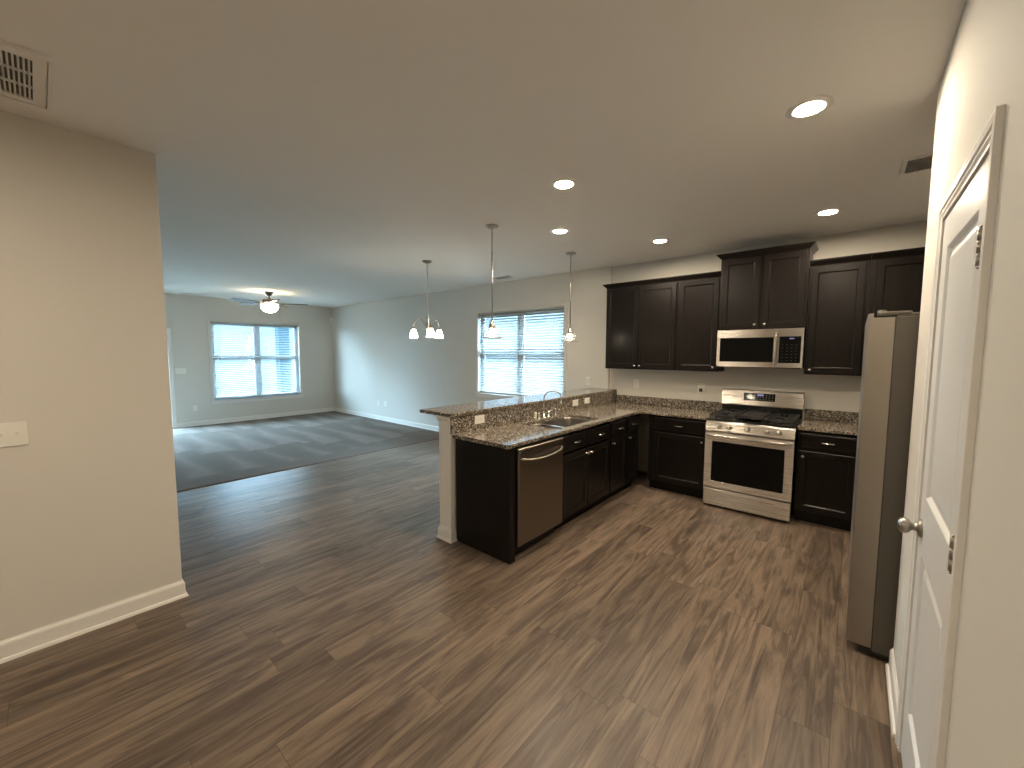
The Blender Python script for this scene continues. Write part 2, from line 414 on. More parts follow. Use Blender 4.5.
obj('door_knob', b, nickel, door)

# ---------------------------------------------------------------- windows, blinds, patio door
def window(fr, u0, u1, v0, v1, name, rail):
    """vinyl twin single-hung window: fr origin on the wall face, N into the room"""
    b = NB(); d0, d1 = -.135, -.085; um = (u0+u1)/2; fw = .045
    fr.box(b, u0, u0+fw, v0, v1, d0, d1); fr.box(b, u1-fw, u1, v0, v1, d0, d1)
    fr.box(b, u0+fw, u1-fw, v0, v0+fw, d0, d1); fr.box(b, u0+fw, u1-fw, v1-fw, v1, d0, d1)
    fr.box(b, um-.035, um+.035, v0+fw, v1-fw, d0, d1)
    root = struct(obj(name, b, vinyl))
    for a, c in ((u0+fw, um-.035), (um+.035, u1-fw)):
        b = NB(); s = .032
        fr.box(b, a, c, rail-.028, rail+.028, d0+.01, d1-.004)
        for e, f_ in ((v0+fw, rail-.028), (rail+.028, v1-fw)):
            fr.box(b, a, a+s, e, f_, d0+.012, d1-.01); fr.box(b, c-s, c, e, f_, d0+.012, d1-.01)
            fr.box(b, a+s, c-s, e, e+s*.6, d0+.012, d1-.01); fr.box(b, a+s, c-s, f_-s*.6, f_, d0+.012, d1-.01)
        obj('sash', b, vinyl, root)
        b = NB()
        fr.box(b, a+s*.8, c-s*.8, v0+fw+.015, v1-fw-.015, d0+.020, d0+.023); obj('pane', b, pane_glass, root)
    return root
def sill(fr, u0, u1, v0, name):
    b = NB(); fr.box(b, u0-.06, u1+.06, v0-.024, v0, -.085, .034, .005); fr.box(b, u0-.035, u1+.035, v0-.075, v0-.024, 0, .012, .003)
    return struct(obj(name, b, trim_paint))
def blind(fr, u0, u1, v0, v1, label, n, tilt, gap):
    c = fr.p((u0+u1)/2, v0, -.04)
    root = thing('window_blind', label, 'blind', c)
    b = NB(); fr.box(b, u0, u1, v1-.020, v1-.002, -.070, -.014, .003); obj('headrail', b, slat_m, root)
    b = NB(); zt = v1-.034; zb = v0+gap+.03
    for k in range(n):
        z = zt-(zt-zb)*k/(n-1); hw = .0245; th = .0026
        ring = []
        for s in (-1, 0, 1):
            ring.append((s*hw*math.cos(tilt), s*hw*math.sin(tilt)+(.0016 if s == 0 else 0)))
        prof = [(a, h+th/2) for a, h in ring]+[(a, h-th/2) for a, h in ring[::-1]]
        loft(b, [[fr.p(u, z+h, -.042+a) for a, h in prof] for u in (u0+.006, u1-.006)])
    obj('slats', b, slat_m, root)
    b = NB(); fr.box(b, u0+.006, u1-.006, v0+gap-.006, v0+gap+.014, -.066, -.020, .003); obj('bottom_rail', b, slat_m, root)
    b = NB()
    for u in (u0+.16, (u0*2+u1)/3+.05, (u0+u1*2)/3-.05, u1-.16):
        for a in (-.066, -.018): tube(b, [fr.p(u, v1-.05, a), fr.p(u, v0+gap, a)], .0012, 5)
    obj('ladder_cord', b, slat_m, root)
    b = NB(); tube(b, [fr.p(u0+.13, v1-.05, -.008), fr.p(u0+.132, v1-.45, -.006), fr.p(u0+.131, v1-.85, -.006)], .004, 8); obj('tilt_wand', b, slat_m, root)
FW = Frm((XF, 0, 0), (0, 1, 0), (1, 0, 0)); FD = Frm((0, YD, 0), (1, 0, 0), (0, -1, 0))
window(FW, WY0, WY1, WZ0, WZ1, 'window_1', 1.46)
window(FD, DX0, DX1, DZ0, DZ1, 'window_2', 1.60)
struct(obj('c', casing('c', FW, WY0-.003, WY1+.003, WZ0-.02, WZ1+.003, .052, .013), wall_paint)).name = 'trim_6'
struct(obj('c', casing('c', FD, DX0-.003, DX1+.003, DZ0-.02, DZ1+.003, .052, .013), wall_paint)).name = 'trim_7'
sill(FW, WY0, WY1, WZ0, 'trim_3'); sill(FD, DX0, DX1, DZ0, 'trim_4')
blind(FW, WY0+.008, WY1-.008, WZ0, WZ1, 'white slatted blind in the living room window behind the ceiling fan', 40, -.12, .045)
blind(FD, DX0+.008, DX1-.008, DZ0, DZ1, 'white slatted blind in the dining window behind the two pendant lights', 33, -.52, .012)
# patio door at the far left; unseen glazing added to let in daylight
pm = (PY0+PY1)/2
b = NB()
for a in ((PY0, PY0+.04, 0, PZ1), (PY1-.04, PY1, 0, PZ1), (PY0+.04, PY1-.04, PZ1-.04, PZ1), (PY0+.04, PY1-.04, 0, .03)): box(b, XF-.15, XF-.04, *a)
pd = struct(obj('door_2', b, vinyl))
for a, c, xo in ((PY0+.04, pm+.03, -.13), (pm-.03, PY1-.04, -.09)):
    b = NB()
    for e in ((a, a+.06, .03, PZ1-.04), (c-.06, c, .03, PZ1-.04), (a+.06, c-.06, .03, .13), (a+.06, c-.06, PZ1-.12, PZ1-.04)): box(b, XF+xo, XF+xo+.035, *e)
    sh = obj('sash', b, vinyl, pd)
    bx('pane', pane_glass, XF+xo+.015, XF+xo+.019, a+.055, c-.055, .125, PZ1-.115, parent=sh)
o = struct(obj('trim_5', casing('c', FW, PY0, PY1, 0, PZ1, .0675), trim_paint))
# outdoors through the slats; fence and neighbour walls added to limit sky brightness
struct(bx('ground', grass, -45, 14, -30, 45, -.40, -.25))
t = thing('porch_post', 'square porch post coloured with its blue shade, seen through the right of the living room blind', 'post', (-11.6, -.53, -.25))
bx('shaft', post_shade, -11.74, -11.46, -.67, -.39, -.12, 2.75, parent=t); bx('base', post_shade, -11.78, -11.42, -.71, -.35, -.25, -.12, parent=t)
bx('cap', post_shade, -11.78, -11.42, -.71, -.35, 2.75, 2.85, parent=t)

t = struct(bx('wall_neighbour_screen', siding, -12, 3.0, 6.0, 12, -.25, 4.2))  # added house wall, darkens the view behind the dining blind
b = NB(); loft(b, [[Vector((x, 5.6, 4.2)), Vector((x, 9, 6.4)), Vector((x, 12.4, 4.2))] for x in (-12.3, 3.3)]); obj('roof', b, roof_dark, t)
struct(bx('wall_neighbour_screen', siding, -32, -23, -18, 12, -.25, 6.2))  # tall block added to cut off the low sky
t = thing('screen_fence', 'board fence added to hold back the sky beyond the living room blind', 'fence', (-19, -2, -.25))  # added fence, keeps bright low sky out of the window
b = NB()
for k in range(170): box(b, -19.02, -19, -14+k*.15, -14+k*.15+.152, -.2, 2.3)
obj('boards', b, fence_wood, t)
b = NB()
for z in (.15, 1.4): box(b, -19, -18.96, -14, 11.4, z, z+.09)
obj('rails', b, fence_wood, t)
# ---------------------------------------------------------------- wall plates and sensor
def plate(name, label, cat, fr, u, v, w, h, kind, group=None):
    t = thing(name, label, cat, fr.p(u, v, 0), group)
    b = NB(); fr.box(b, u-w/2, u+w/2, v-h/2, v+h/2, 0, .006, .002); obj('cover_plate', b, plate_white, t)
    if kind == 'outlet':
        for s in (-1, 1):
            b = NB()
            if w > h: fr.box(b, u+s*.020-.014, u+s*.020+.014, v-.017, v+.017, .004, .0075, .002)
            else: fr.box(b, u-.017, u+.017, v+s*.020-.014, v+s*.020+.014, .004, .0075, .002)
            r = obj('receptacle', b, plate_white, t)
            b = NB()
            for q in (-1, 1):
                if w > h: fr.box(b, u+s*.020-.004, u+s*.020+.004, v+q*.006-.001, v+q*.006+.001, .0072, .0079)
                else: fr.box(b, u+q*.006-.001, u+q*.006+.001, v+s*.020-.004, v+s*.020+.004, .0072, .0079)
            obj('slot', b, plate_slot, r)
    else:
        for k in range(kind):
            uu = u+(k-(kind-1)/2)*.046
            b = NB(); fr.box(b, uu-.005, uu+.005, v-.012, v+.012, .004, .0075)
            lathe(b, [(.006, 0), (.0045, .012), (.002, .013)], fr.p(uu, v+.004, .005), 10, fr.M()); obj('toggle', b, plate_white, t)
    return t
FL = Frm((XL, 0, 0), (0, 1, 0), (1, 0, 0)); FK = Frm((0, 0, 0), (1, 0, 0), (0, -1, 0))
plate('light_switch', 'cream double toggle switch plate on the bare left wall', 'light switch', FL, -5.287, 1.165, .118, .122, 2)
SPX = -1.3415
FS = Frm((SPX, 0, 0), (0, 1, 0), (1, 0, 0))
plate('power_outlet', 'cream outlet in the granite splash above the dishwasher', 'outlet', FS, -2.69, 1.003, .118, .072, 'outlet')
plate('power_outlet', 'cream outlet in the granite splash just right of the faucet', 'outlet', FS, -1.10, 1.003, .118, .072, 'outlet')
po = plate('power_outlet', 'white outlet in the granite splash farthest right, something plugged in', 'outlet', FS, -.83, 1.005, .118, .072, 'outlet')
b = NB(); FS.box(b, -.885, -.815, .975, 1.035, .007, .030, .006); obj('plug_adapter', b, plate_white, po)
plate('power_outlet', 'white outlet on the wall above the end of the raised bar', 'outlet', FD, -1.772, 1.186, .072, .118, 'outlet')
plate('power_outlet', 'white outlet on the wall under the double-door wall cabinet', 'outlet', FK, -1.07, 1.178, .072, .118, 'outlet')
po = plate('power_outlet', 'white double plate outlet on the wall just left of the range', 'outlet', FK, -.257, 1.170, .085, .118, 'outlet')
b = NB(); FK.box(b, -.275, -.240, 1.125, 1.165, .007, .022, .005); obj('plug', b, plate_slot, po)
plate('power_outlet', 'white low outlet on the living room side wall, left of a pair', 'outlet', FD, -7.33, .395, .08, .118, 'outlet')
plate('power_outlet', 'white low outlet on the living room side wall, right of a pair', 'outlet', FD, -7.04, .410, .08, .118, 'outlet')
plate('power_outlet', 'low outlet under the left side of the living room window', 'outlet', FW, -3.065, .397, .075, .118, 'outlet')
plate('light_switch', 'triple switch plate on the far wall left of the living room window', 'light switch', FW, -3.265, 1.19, .175, .118, 3)
t = thing('motion_sensor', 'small white motion sensor high in the far living room corner', 'sensor', (XF+.03, YD-.03, 2.40))
b = NB(); lathe(b, [(.012, -.075), (.034, -.066), (.040, 0), (.038, .055), (.022, .070)], (XF+.028, YD-.03, 2.43), 14); obj('housing', b, plate_white, t)
b = NB(); lathe(b, [(.016, -.02), (.042, -.016), (.042, .014), (.018, .018)], (XF+.032, YD-.034, 2.405), 14); obj('lens', b, vinyl, t)

# ---------------------------------------------------------------- ceiling lights and vents
def downlight():
    t = thing('recessed_light', '', 'ceiling light', (0, 0, H))
    b = NB(); lathe(b, [(.060, .004), (.060, -.004), (.066, -.007), (.088, -.006), (.094, -.002), (.094, .004)], (0, 0, H), 40); obj('trim_ring', b, trim_paint, t)
    b = NB(); lathe(b, [(.0595, .002), (.0595, -.003), (.040, -.0045), (.0, -.005)], (0, 0, H), 40, caps=True); obj('light_lens', b, lens_glow, t)
    return t
dl = downlight()
spots = [(.913, -2.696, 'bright recessed ceiling light nearest the camera, beside the right wall'),
         (-.472, -2.714, 'recessed ceiling light above the dishwasher, left of the nearest one'),
         (-1.102, -1.819, 'recessed ceiling light between the pendants above the sink'),
         (-.489, -.852, 'recessed ceiling light above the left run of wall cabinets'),
         (.906, -.827, 'recessed ceiling light above the wall cabinets right of the microwave')]
for i, (x, y, lb) in enumerate(spots):
    if i == 0: dl.location = (x, y, H); dl['label'] = lb; dl['group'] = 'recessed kitchen lights'
    else: dup(dl, (x, y, H), lb, 'recessed kitchen lights')
dup(dl, (-.75, -5.95, H), 'unseen recessed light added behind the camera, left one', 'recessed kitchen lights')  # unseen pair, added to brighten the near walls and bar post
dup(dl, (.50, -5.95, H), 'unseen recessed light added behind the camera, right one', 'recessed kitchen lights')
# return air grille
t = thing('return_air_grille', 'large white louvred return grille on the ceiling at top left', 'air vent', (-1.62, -5.37, H))
gx0, gx1, gy0, gy1 = -1.90, -1.385, -5.68, -5.062
b = NB()
for a in ((gx0, gx1, gy1-.014, gy1), (gx0, gx1, gy0, gy0+.014), (gx0, gx0+.014, gy0+.014, gy1-.014), (gx1-.014, gx1, gy0+.014, gy1-.014)): box(b, *a, H-.016, H+.002)
obj('outer_frame', b, trim_paint, t)
b = NB(); q = .019
ix0, ix1, iy0, iy1 = gx0+q, gx1-q, gy0+q, gy1-q; wd = .038
for a in ((ix0, ix1, iy1-wd, iy1), (ix0, ix1, iy0, iy0+wd), (ix0, ix0+wd, iy0+wd, iy1-wd), (ix1-wd, ix1, iy0+wd, iy1-wd)): box(b, *a, H-.012, H-.003)
lx0, lx1, ly0, ly1 = ix0+wd, ix1-wd, iy0+wd, iy1-wd
for k in (1, 2): xx = lx0+(lx1-lx0)*k/3; box(b, xx-.004, xx+.004, ly0, ly1, H-.0125, H-.004)
obj('door_frame', b, trim_paint, t)
b = NB(); yy = ly1-.006
while yy > ly0:
    loft(b, [[Vector((x, yy, H-.011)), Vector((x, yy-.002, H-.0115)), Vector((x, yy-.007, H-.003)), Vector((x, yy-.005, H-.0025))] for x in (lx0, lx1)]); yy -= .0142
obj('louvres', b, trim_paint, t)
bx('duct_shade', vent_dark, gx0+.02, gx1-.02, gy0+.02, gy1-.02, H-.0012, H+.001, parent=t)  # flat dark plate stands in for shade behind the louvres
def register(label, x0, x1, y0, y1, nl, along):
    t = thing('ceiling_register', label, 'air vent', ((x0+x1)/2, (y0+y1)/2, H)); f = .022
    b = NB()
    for a in ((x0, x1, y0, y0+f), (x0, x1, y1-f, y1), (x0, x0+f, y0+f, y1-f), (x1-f, x1, y0+f, y1-f)): box(b, *a, H-.009, H+.001)
    obj('frame', b, trim_paint, t)
    bx('duct_shade', vent_dark, x0+.01, x1-.01, y0+.01, y1-.01, H-.002, H+.001, parent=t)  # dark sheet in place of the shaded hollow
    b = NB()
    for k in range(nl):
        s = (k+.5)/nl
        if along == 'x':
            yy = y0+f+(y1-y0-2*f)*s; d = .012
            loft(b, [[Vector((x, yy-d/2, H-.013)), Vector((x, yy-d/2+.002, H-.0135)), Vector((x, yy+d/2, H-.003)), Vector((x, yy+d/2-.002, H-.0025))] for x in (x0+f, x1-f)])
        else:
            xx = x0+f+(x1-x0-2*f)*s; d = .012
            loft(b, [[Vector((xx-d/2, y, H-.013)), Vector((xx-d/2+.002, y, H-.0135)), Vector((xx+d/2, y, H-.003)), Vector((xx+d/2-.002, y, H-.0025))] for y in (y0+f, y1-f)])
    obj('louvres', b, trim_paint, t)
register('ceiling supply vent half hidden behind the right wall corner', 1.303, 1.62, -1.69, -1.42, 8, 'x')
register('small ceiling vent in the living room by the far wall', -9.42, -9.22, -3.22, -2.86, 6, 'y')
register('small ceiling vent near the dining window top', -3.27, -2.97, -.46, -.33, 5, 'x')

# ---------------------------------------------------------------- cabinets
def door_panel(b, fr, u0, u1, v0, v1, n0, t=.019, stile=.057):
    fr.panel(b, u0, u1, v0, v1, n0, [(0, t-.003), (.003, t), (stile-.006, t), (stile, t-.003), (stile+.004, t-.0085), (stile+.006, t-.009)])
def drawer_front(b, fr, u0, u1, v0, v1, n0, t=.019):
    fr.panel(b, u0, u1, v0, v1, n0, [(0, t-.006), (.003, t-.003), (.010, t), (.012, t)])
def knob(fr, u, v, n, parent):
    b = NB(); lathe(b, [(.0085, 0), (.0085, .002), (.005, .005), (.005, .011), (.0105, .015), (.0135, .020), (.0135, .024), (.009, .028), (.003, .029)], fr.p(u, v, n), 16, fr.M()); return obj('knob', b, knob_metal, parent)
def pull(fr, u, v, n, parent, L=.088):
    b = NB(); pts = [fr.p(u+s*L/2, v, n+h) for s, h in ((-1, 0), (-1, .016), (-.82, .025), (-.4, .029), (0, .030), (.4, .029), (.82, .025), (1, .016), (1, 0))]
    tube(b, pts, [.007, .0055, .005, .0055, .006, .0055, .005, .0055, .007], 8); return obj('handle', b, knob_metal, parent)
def crown(b, fr, u0, u1, v, depth, left=True, right=True, hgt=.055, out=.042):
    prof = [(0, 0), (.004, .010), (.010, .014), (.020, .026), (.034, .038), (.036, .044), (out, .046), (out, hgt), (-.01, hgt), (-.01, 0)]
    path = []
    if left: path.append((u0, -depth, -1, 0))
    path.append((u0, 0, -1 if left else 0, 1)); path.append((u1, 0, 1 if right else 0, 1))
    if right: path.append((u1, -depth, 1, 0))
    loft(b, [[fr.p(u+a*du, v+h, n+a*dn) for a, h in prof] for u, n, du, dn in path])
WD = .311   # depth of the wall cabinet boxes
FKU = Frm((0, -WD, 0), (1, 0, 0), (0, -1, 0))
def wall_cabinet(label, u0, u1, v0, v1, doors, cl, cr, depth=WD, stile_gap=.016, crown_lim=None):
    fr = Frm((0, -depth, 0), (1, 0, 0), (0, -1, 0))
    t = thing('wall_cabinet', label, 'cabinet', ((u0+u1)/2, 0, v0), 'dark wall cabinets')
    b = NB(); box(b, u0+.0001, u1-.0001, -depth, -.001, v0, v1); obj('body', b, wood, t)
    for a, c, kn in doors:
        b = NB(); door_panel(b, fr, a, c, v0+.012, v1-.014, .0006); d = obj('door', b, wood, t)
        if kn: knob(fr, c-.029 if kn == 'r' else a+.029, v0+.045, .0196, d)
    b = NB(); crown(b, fr, u0, u1, v1, depth-.002, cl, cr); obj('crown_moulding', b, wood, t)
    return t
UZ, UT = 1.386, 2.418
wall_cabinet('dark wall cabinet with two doors, leftmost of the upper run', -1.372, -.465, UZ, UT, [(-1.362, -.929, 'r'), (-.921, -.478, 'l')], True, False)
wall_cabinet('dark single-door wall cabinet just left of the tall cabinet and microwave', -.463, -.011, UZ, UT, [(-.446, -.024, 'r')], False, False)
wall_cabinet('taller raised dark two-door cabinet above the microwave', -.008, .762, 1.838, 2.585, [(.012, .362, 'r'), (.392, .742, 'l')], True, True, .345)
wall_cabinet('dark single-door wall cabinet just right of the microwave', .7645, 1.2065, UZ, UT, [(.782, 1.178, 'l')], False, False)
wall_cabinet('dark corner wall cabinet above and behind the refrigerator', 1.207, 2.085, UZ, UT, [(1.245, 1.650, None), (1.66, 2.05, None)], False, False)

# base cabinets along the kitchen wall
BZ = .882
def base_body(b, fr, u0, u1, depth, toe=.075, zt=BZ):
    fr.box(b, u0+.0006, u1-.0006, .105, zt, -depth, 0); fr.box(b, u0+.0006, u1-.0006, 0, .105, -depth, -toe)
def base_cabinet(label, fr, u0, u1, depth, drawers, doors, zt=BZ):
    t = thing('base_cabinet', label, 'cabinet', fr.p((u0+u1)/2, 0, -depth/2), 'dark base cabinets')
    b = NB(); base_body(b, fr, u0, u1, depth, zt=zt); obj('body', b, wood, t)
    for a, c in drawers:
        b = NB(); drawer_front(b, fr, a, c, .712, .858, .0006); d = obj('drawer', b, wood, t); pull(fr, (a+c)/2, .785, .0196, d)
    for a, c, kn in doors:
        b = NB(); door_panel(b, fr, a, c, .128, .690, .0006); d = obj('door', b, wood, t)
        knob(fr, c-.029 if kn == 'r' else a+.029, .642, .0196, d)
    return t
FB = Frm((0, -.612, 0), (1, 0, 0), (0, -1, 0))
base_cabinet('dark base cabinet left of the range, one drawer over one door', FB, -.645, -.012, .61, [(-.575, -.028)], [(-.575, -.028, 'r')])
base_cabinet('dark base cabinet between the range and the refrigerator', FB, .772, 1.225, .61, [(.790, 1.207)], [(.790, 1.207, 'l')])
# peninsula run (fronts face +x)
XP = -.767
FP = Frm((XP, 0, 0), (0, 1, 0), (1, 0, 0))
PD = .568
base_cabinet('dark sink cabinet right of the dishwasher, two fronts over two doors', FP, -2.275, -1.362, PD, [(-2.258, -1.826), (-1.810, -1.378)], [(-2.258, -1.822, 'r'), (-1.814, -1.378, 'l')], zt=.66)
base_cabinet('narrow dark peninsula cabinet right of the sink cabinet, one drawer over a door', FP, -1.360, -.965, PD, [(-1.344, -.981)], [(-1.344, -.981, 'l')])
base_cabinet('narrow dark corner cabinet at the inner end of the peninsula', FP, -.963, -.615, PD, [(-.947, -.66)], [(-.947, -.66, 'l')])
t = thing('end_panel', 'flat dark panel closing the near end of the peninsula cabinets', 'panel', (-1.06, -2.935, 0), None)
b = NB(); box(b, -1.348, -.752, -2.961, -2.943, 0, BZ, .001); obj('side_skin', b, wood, t)
b = NB(); box(b, -.775, -.751, -2.943, -2.902, 0, BZ, .001); obj('front_stile', b, wood, t)

# ---------------------------------------------------------------- dishwasher
t = thing('dishwasher', 'stainless dishwasher with a curved bar handle in the peninsula', 'dishwasher', (-1.0, -2.59, 0))
bx('tub', black_plastic, -1.335, -.775, -2.893, -2.285, .10, .868, parent=t)
bx('kick_plate', black_plastic, -1.335, -.82, -2.893, -2.285, 0, .10, parent=t)
b = NB(); FP.panel(b, -2.891, -2.287, .112, .866, -.006, [(0, .040), (.004, .046), (.010, .048)]); d = obj('door', b, steel_y, t)
b = NB(); pts = []
for k in range(17):
    s = -1+2*k/16; pts.append(FP.p(-2.589+s*.272, .790-.028*(1-s*s), .048+.030*(1-s**6) if abs(s) < 1 else .042))
tube(b, pts, .0080, 10); obj('handle', b, steel_z, d)
b = NB(); FP.box(b, -2.868, -2.765, .834, .848, .0418, .0432, .0004); obj('badge', b, chrome, d)

# ---------------------------------------------------------------- knee wall, post, splash, bar, counter, sink
struct(bx('wall_peninsula', wall_paint, -1.495, -1.366, -2.962, YD, 0, 1.061))
t = thing('bar_end_post', 'white square post with moulded base at the near end of the raised bar', 'post', (-1.43, -2.987, 0))
b = NB(); box(b, -1.502, -1.358, -3.010, -2.9625, .085, 1.0, .002); obj('shaft', b, trim_paint, t)
def collar(name, prof):
    b = NB(); rings = []
    for a, h in prof: rings.append([Vector((-1.502-a, -2.9625, h)), Vector((-1.502-a, -3.010-a, h)), Vector((-1.358+a*(h < .9), -3.010-a, h)), Vector((-1.358+a*(h < .9), -2.9625, h))])
    loft(b, rings); obj(name, b, trim_paint, t)
collar('base_moulding', [(.022, 0), (.022, .010), (.014, .022), (.013, .078), (.010, .092), (.004, .104), (.003, .112), (.0, .114)])
collar('cap_moulding', [(0, .995), (.004, .997), (.004, 1.016), (.014, 1.033), (.018, 1.041), (.018, 1.0605)])
t = bx('raised_countertop', granite_m, -1.735, -1.328, -3.035, YD-.001, 1.062, 1.092, bev=.006)
tag(t, 'long raised granite bar top above the sink counter', 'countertop')
t = bx('granite_splash', granite_m, -1.3565, SPX, -3.011, -.022, .9145, 1.0615, bev=.001)
tag(t, 'speckled granite splash under the raised bar top, behind the sink', 'backsplash')
CX = -.742
sy = [(-2.235, -1.975), (-1.955, -1.425)]; sx0, sx1 = -1.245, -.825
b = NB()
def counter_poly(b, outer, holes, z0, z1):
    for z, nm in ((z1, 1), (z0, -1)):
        es = []
        for lp in [outer]+holes:
            vv = [b.verts.new((x, y, z)) for x, y in lp]
            es += [b.edges.new((vv[i], vv[(i+1) % len(vv)])) for i in range(len(vv))]
        bmesh.ops.triangle_fill(b, use_beauty=True, use_dissolve=False, edges=es)
    for lp in [outer]+holes:
        for i in range(len(lp)):
            (x0, y0), (x1, y1) = lp[i], lp[(i+1) % len(lp)]
            b.faces.new([b.verts.new(p) for p in ((x0, y0, z0), (x1, y1, z0), (x1, y1, z1), (x0, y0, z1))])
    bmesh.ops.remove_doubles(b, verts=b.verts[:], dist=1e-5)
def rrect(x0, x1, y0, y1, r, n=5):
    o = []
    for cx, cy, a in ((x1-r, y1-r, 0), (x0+r, y1-r, 90), (x0+r, y0+r, 180), (x1-r, y0+r, 270)):
        for k in range(n+1):
            t_ = math.radians(a+90*k/n); o.append((cx+r*math.cos(t_), cy+r*math.sin(t_)))
    return o
holes = [rrect(sx0, sx1, sy[0][0], sy[1][1], .07)]
outer = [(SPX-.018, -.002), (SPX-.018, -2.994), (CX-.012, -2.994), (CX-.004, -2.990), (CX, -2.982), (CX, -.648), (-.004, -.648), (-.004, -.002)]
counter_poly(b, outer, holes, .8835, .914)
es = [e for e in b.edges if len(e.link_faces) == 2 and abs(e.link_faces[0].normal.z-e.link_faces[1].normal.z) > .5 and (e.verts[0].co.z > .9 or True)
      and not any(sx0-.01 < v.co.x < sx1+.01 and -2.25 < v.co.y < -1.41 for v in e.verts)]
b.normal_update(); bmesh.ops.recalc_face_normals(b, faces=b.faces[:])
es = [e for e in b.edges if len(e.link_faces) == 2 and e.calc_face_angle(0) > .6 and abs(e.verts[0].co.z-e.verts[1].co.z) < 1e-4
      and not any(sx0-.01 < v.co.x < sx1+.01 and -2.25 < v.co.y < -1.41 for v in e.verts)]
bmesh.ops.bevel(b, geom=es, offset=.006, segments=2, affect='EDGES')
t = obj('countertop', b, granite_m); tag(t, 'L-shaped speckled granite counter holding the sink, left of the range', 'countertop')
b = NB(); box(b, .766, 2.085, -.648, -.002, .8835, .914, .005); t = obj('countertop', b, granite_m); tag(t, 'short granite counter right of the range beside the refrigerator', 'countertop')
t = bx('granite_splash', granite_m, SPX+.001, -.006, -.0215, -.0015, .9145, 1.016, bev=.002); tag(t, 'low granite upstand on the wall left of the range', 'backsplash')
t = bx('granite_splash', granite_m, .768, 2.085, -.0215, -.0015, .9145, 1.016, bev=.002); tag(t, 'low granite upstand on the wall right of the range', 'backsplash')
# sink
t = thing('kitchen_sink', 'undermount double bowl stainless sink in the peninsula counter', 'sink', (-1.045, -1.82, .70))
for i, (a, c) in enumerate(sy):
    b = NB(); rings = []
    for ins, z in ((-.012, .8828), (.0005, .8828), (.004, .875), (.010, .74), (.022, .716), (.050, .705)):
        rings.append([Vector((x, y, z)) for x, y in rrect(sx0+ins, sx1-ins, a+ins, c-ins, .07)])
    loft(b, rings, False, True, smooth=False)
    bw = obj('bowl', b, sink_steel, t)
    b = NB(); lathe(b, [(.045, 0), (.045, .003), (.035, .003), (.030, .001), (.0, .001)], (-1.045, (a+c)/2, .7055), 20); obj('drain', b, chrome, bw)
bx('divider', sink_steel, sx0-.008, sx1+.008, -1.980, -1.950, .80, .8832, parent=t, bev=.003)
# faucet
t = thing('faucet', 'chrome gooseneck faucet with lever handles behind the sink', 'faucet', (-1.29, -1.80, .914))
b = NB(); FZ = .9145
lathe(b, [(.026, 0), (.026, .006), (.018, .012), (.015, .05), (.012, .055)], (-1.29, -1.80, FZ), 20)
obj('base', b, chrome, t)
b = NB(); pts = [Vector((-1.29, -1.80, FZ+.05)), Vector((-1.29, -1.80, FZ+.20))]
rad = .105; fdir = Vector((.42, .908, 0))*1
for k in range(1, 14):
    a = PI*k/13*1.06; pts.append(Vector((-1.29, -1.80, FZ+.20))+fdir*(rad*1.55)*(1-math.cos(a))*.64+Vector((0, 0, math.sin(a)*rad*.72)))
pts.append(pts[-1]+Vector((0, 0, -.03)))
tube(b, pts, .0078, 12); obj('spout', b, chrome, t)
b = NB(); lathe(b, [(.013, 0), (.013, .025), (.010, .028)], pts[-1]+Vector((0, 0, -.022)), 14); obj('aerator', b, chrome, t)
for dy in (-.085, .085):
    b = NB(); lathe(b, [(.024, 0), (.024, .006), (.015, .012), (.013, .045), (.016, .052), (.012, .062)], (-1.29, -1.80+dy, FZ), 18)
    tube(b, [(-1.29, -1.80+dy, FZ+.055), (-1.275, -1.80+dy*1.25, FZ+.068), (-1.255, -1.80+dy*1.6, FZ+.074)], [.006, .005, .006], 8)
    obj('lever_handle', b, chrome, t)
t = thing('side_sprayer', 'short chrome spray head standing left of the faucet', 'sprayer', (-1.285, -1.945, FZ))
b = NB(); lathe(b, [(.023, 0), (.023, .006), (.017, .012), (.016, .030)], (-1.285, -1.945, FZ), 16); obj('base', b, chrome, t)
b = NB(); lathe(b, [(.010, .028), (.011, .040), (.010, .055), (.013, .068), (.010, .076)], (-1.285, -1.945, FZ), 16); obj('spray_head', b, plate_white, t)
t = thing('soap_dispenser', 'short chrome soap dispenser standing right of the faucet', 'soap dispenser', (-1.285, -1.59, FZ))
b = NB(); lathe(b, [(.021, 0), (.021, .006), (.012, .012), (.011, .060)], (-1.285, -1.59, FZ), 16); obj('base', b, chrome, t)
b = NB(); lathe(b, [(.012, .060), (.013, .074), (.006, .078)], (-1.285, -1.59, FZ), 14); tube(b, [(-1.285, -1.59, FZ+.070), (-1.245, -1.59, FZ+.073), (-1.225, -1.59, FZ+.062)], [.007, .006, .005], 8); obj('pump', b, chrome, t)

# ---------------------------------------------------------------- range
t = thing('range', 'stainless gas range with five knobs and black oven window', 'range', (.379, -.37, 0))
RX0, RX1 = 0.0, .758
FRg = Frm((0, -.66, 0), (1, 0, 0), (0, -1, 0))
bx('body', black_enamel, RX0+.002, RX1-.002, -.66, -.025, .03, .905, parent=t)
b = NB(); box(b, RX0+.03, RX1-.03, -.63, -.05, 0, .03); obj('plinth', b, black_plastic, t)
b = NB(); FRg.panel(b, RX0, RX1, .025, .200, 0, [(0, .066), (.004, .072), (.010, .073)]); obj('drawer', b, steel_x, t)
b = NB()
slab_with_panels(b, FRg, RX0, RX1, .212, .785, .072, [(.066, .692, .278, .694)], [(0, 0), (.002, -.003)])
d = obj('oven_door', b, steel_x, t)
b = NB(); FRg.box(b, .068, .690, .280, .692, .069, .0705, .0004); obj('window', b, black_glass, d)
b = NB()
